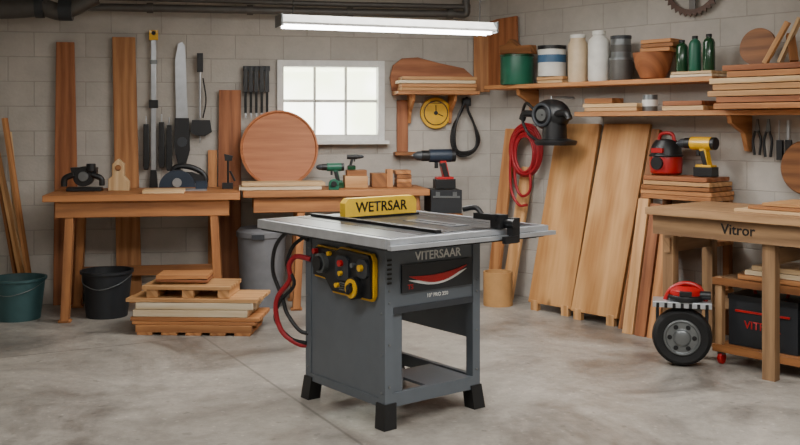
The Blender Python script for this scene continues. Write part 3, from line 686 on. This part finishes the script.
vb(X1-.02,X1-.006,Y0+pw,Y1-pw,.35,zt,GREYB)
vb(X0+.03,X1-.03,Y0+.03,Y1-.03,.56,.575,GREYD)
vb(X0+pw,X1-pw,Y0,Y0+.03,.10,.165,GREYB); vb(X0+pw,X1-pw,Y1-.03,Y1,.10,.165,GREYB)
vb(X1-.03,X1,Y0+pw,Y1-pw,.10,.165,GREYB); vb(X0,X0+.006,Y0+pw,Y1-pw,.10,.14,GREYB)
vb(X0+.28,X1-.05,Y0+.03,Y0+.34,.15,.163,GREYB)
vb(X0+.10,X0+.115,Y0+.02,Y0+.3,.165,.56,GREYD); vb(X0+pw,X0+pw+.06,Y0+.012,Y0+.022,.165,.56,GREYB)
o.beam((X0+.1,Y0+.02,.17),(X0+.33,Y0+.3,.17),.03,.03,GREYB)
vb(X0+pw,X1-pw,Y0-.004,Y0+.012,.545,.575,GREYD)
vb(X0+.04,X1-.04,Y0+.012,Y1-.03,zt-.03,zt,GREYD)
for x,sx in ((X0,-1),(X1,1)):
    for y,sy in ((Y0,-1),(Y1,1)):
        cxx=x-sx*.03; cyy=y-sy*.03
        v,f=g_box(.075,.075,.12); v=[((a+sx*.012 if c<0 else a)*(1.0 if c<0 else .95),(b+sy*.012 if c<0 else b)*(1.0 if c<0 else .95),c) for a,b,c in v]
        o.add((v,f),BLACK,(cxx,cyy,.06))
for y in (Y0+.025,Y1-.025):
    for z in (.17,.35,.55,.8): o.cyl((X0-.002,y,z),.005,.006,GREYT,'X',seg=12)
for x in (X0+.025,X1-.025):
    for z in (.2,.4,.6,.66): o.cyl((x,Y0-.002,z),.005,.006,GREYT,'Y',seg=12)
for i in range(6): vb(X0+.012,X0+.038,Y0-.004,Y0+.002,.69+i*.022,.70+i*.022,BLACK)
o.add(g_text('VITERSAAR',.06),WHITE,((X0+X1)/2+.03,Y0+.004,.808),(pi/2,0,0))
vb(X0+.10,X1-.06,Y0-.006,Y0+.008,.640,.775,plain('badge_plate','#24272b',.35))
def swoosh(mat,dz,dy,th):
    up=[];lo=[]
    for i in range(13):
        t=i/12; x=X0+.14+t*.37; z=.710-.03*math.sin(pi*(t*.9))+t*t*.035+dz; up.append((x,z+th*math.sin(pi*min(1,t*1.0))*.5+.002)); lo.append((x,z-th*math.sin(pi*t)*.5-.001))
    o.add(g_prism(up+lo[::-1],.006),mat,(0,Y0-.006-dy,0))
swoosh(WHITE,-.012,.004,.022); swoosh(RED,.006,.007,.035)
o.add(g_text('10" PRO 250',.026),WHITE,(X0+.33,Y0+.004,.61),(pi/2,0,0))
o.add(g_text('TS',.033),RED,(X0+.15,Y0-.007,.665),(pi/2,0,0))
def xprism(pts,t,mat,x):
    o.add(g_prism([(-y,z) for y,z in pts],t),mat,(x,0,0),(0,0,-pi/2))
def rr(y0,y1,z0,z1,c=.03): return [(y0+c,z0),(y1-c,z0),(y1,z0+c),(y1,z1-c),(y1-c,z1),(y0+c,z1),(y0,z1-c),(y0,z0+c)]
xprism([(.27,.60),(.60,.60),(.66,.66),(.77,.665),(.77,.81),(.74,.83),(.56,.825),(.53,.84),(.27,.83),(.25,.80),(.25,.63)],.02,YEL,X0-.02)
xprism([(.262,.615),(.588,.613),(.652,.672),(.76,.677),(.76,.805),(.733,.821),(.55,.817),(.522,.830),(.278,.822),(.262,.795)],.03,BLACK,X0-.036)
xprism(rr(.43,.54,.68,.80,.02),.02,GREYD,X0-.048)
xprism(rr(.27,.36,.71,.80,.02),.02,GREYD,X0-.048)
o.cyl((X0-.05,.665,.745),.05,.03,GREYT,'X'); o.cyl((X0-.065,.665,.745),.038,.03,BLACK,'X'); o.cyl((X0-.045,.725,.80),.014,.03,RED,'X'); o.cyl((X0-.045,.60,.80),.011,.02,YEL,'X')
o.cyl((X0-.045,.375,.655),.055,.04,BLACK,'X'); o.cyl((X0-.062,.375,.655),.047,.02,YEL,'X'); o.cyl((X0-.075,.375,.655),.022,.02,BLACK,'X'); o.box((X0-.08,.375,.655),(.014,.014,.06),BLACK,(.5,0,0))
o.cyl((X0-.055,.485,.765),.016,.02,RED,'X'); o.cyl((X0-.055,.485,.715),.012,.02,YEL,'X'); o.cyl((X0-.055,.315,.76),.016,.02,YEL,'X'); o.cyl((X0-.045,.53,.65),.012,.02,YEL,'X'); o.cyl((X0-.045,.385,.765),.012,.03,GREYT,'X')
for i in range(4): o.box((X0-.04,.47,.665-.011*i),(.012,.08,.004),GREYT)
yb=Y1
o.tube([(X0+.0,yb-.03,.84),(X0-.06,yb+.06,.88),(X0-.1,yb+.14,.80),(X0-.10,yb+.17,.66),(X0-.07,yb+.12,.52),(X0-.06,yb+.09,.44),(X0-.03,yb+.02,.36),(X0+.01,yb-.02,.34)],.011,BLACK)
o.tube([(X0+.0,yb-.05,.74),(X0-.04,yb+.03,.75),(X0-.06,yb+.07,.70),(X0-.05,yb+.08,.62),(X0-.09,yb+.14,.52),(X0-.09,yb+.15,.42),(X0-.07,yb+.11,.33),(X0-.02,yb+.03,.28),(X0+.02,yb-.01,.28)],.014,REDH)
o.tube([(X0-.02,yb-.02,.86),(X0-.05,yb+.05,.80),(X0-.06,yb+.09,.70),(X0-.04,yb+.05,.60),(X0-.08,yb+.13,.5),(X0-.09,yb+.16,.40),(X0-.05,yb+.08,.31),(X0,yb-.01,.29)],.01,DARK)
o.done(.003)
# ------------------------------------------------------------ world, camera
w=bpy.data.worlds.new('World'); scene.world=w; w.use_nodes=True; nt=w.node_tree; N=nt.nodes; Lk=nt.links
bg=N['Background']; tc=N.new('ShaderNodeTexCoord')
n=N.new('ShaderNodeTexNoise'); n.inputs['Scale'].default_value=9; n.inputs['Detail'].default_value=3; Lk.new(tc.outputs['Generated'],n.inputs['Vector'])
r=N.new('ShaderNodeValToRGB'); r.color_ramp.elements[0].position=.42; r.color_ramp.elements[0].color=(.72,.78,.5,1); r.color_ramp.elements[1].position=.56; r.color_ramp.elements[1].color=(1,.98,.93,1)
Lk.new(n.outputs['Fac'],r.inputs['Fac']); Lk.new(r.outputs['Color'],bg.inputs['Color']); bg.inputs['Strength'].default_value=9.0
cam=bpy.data.cameras.new('camera'); co=bpy.data.objects.new('camera',cam); COL.objects.link(co)
co.location=(0,0,H); co.rotation_euler=(pi/2,0,0); cam.sensor_width=36; cam.lens=36*F/800; cam.shift_y=-(222.5-VH)/800; cam.clip_start=.05
scene.camera=co
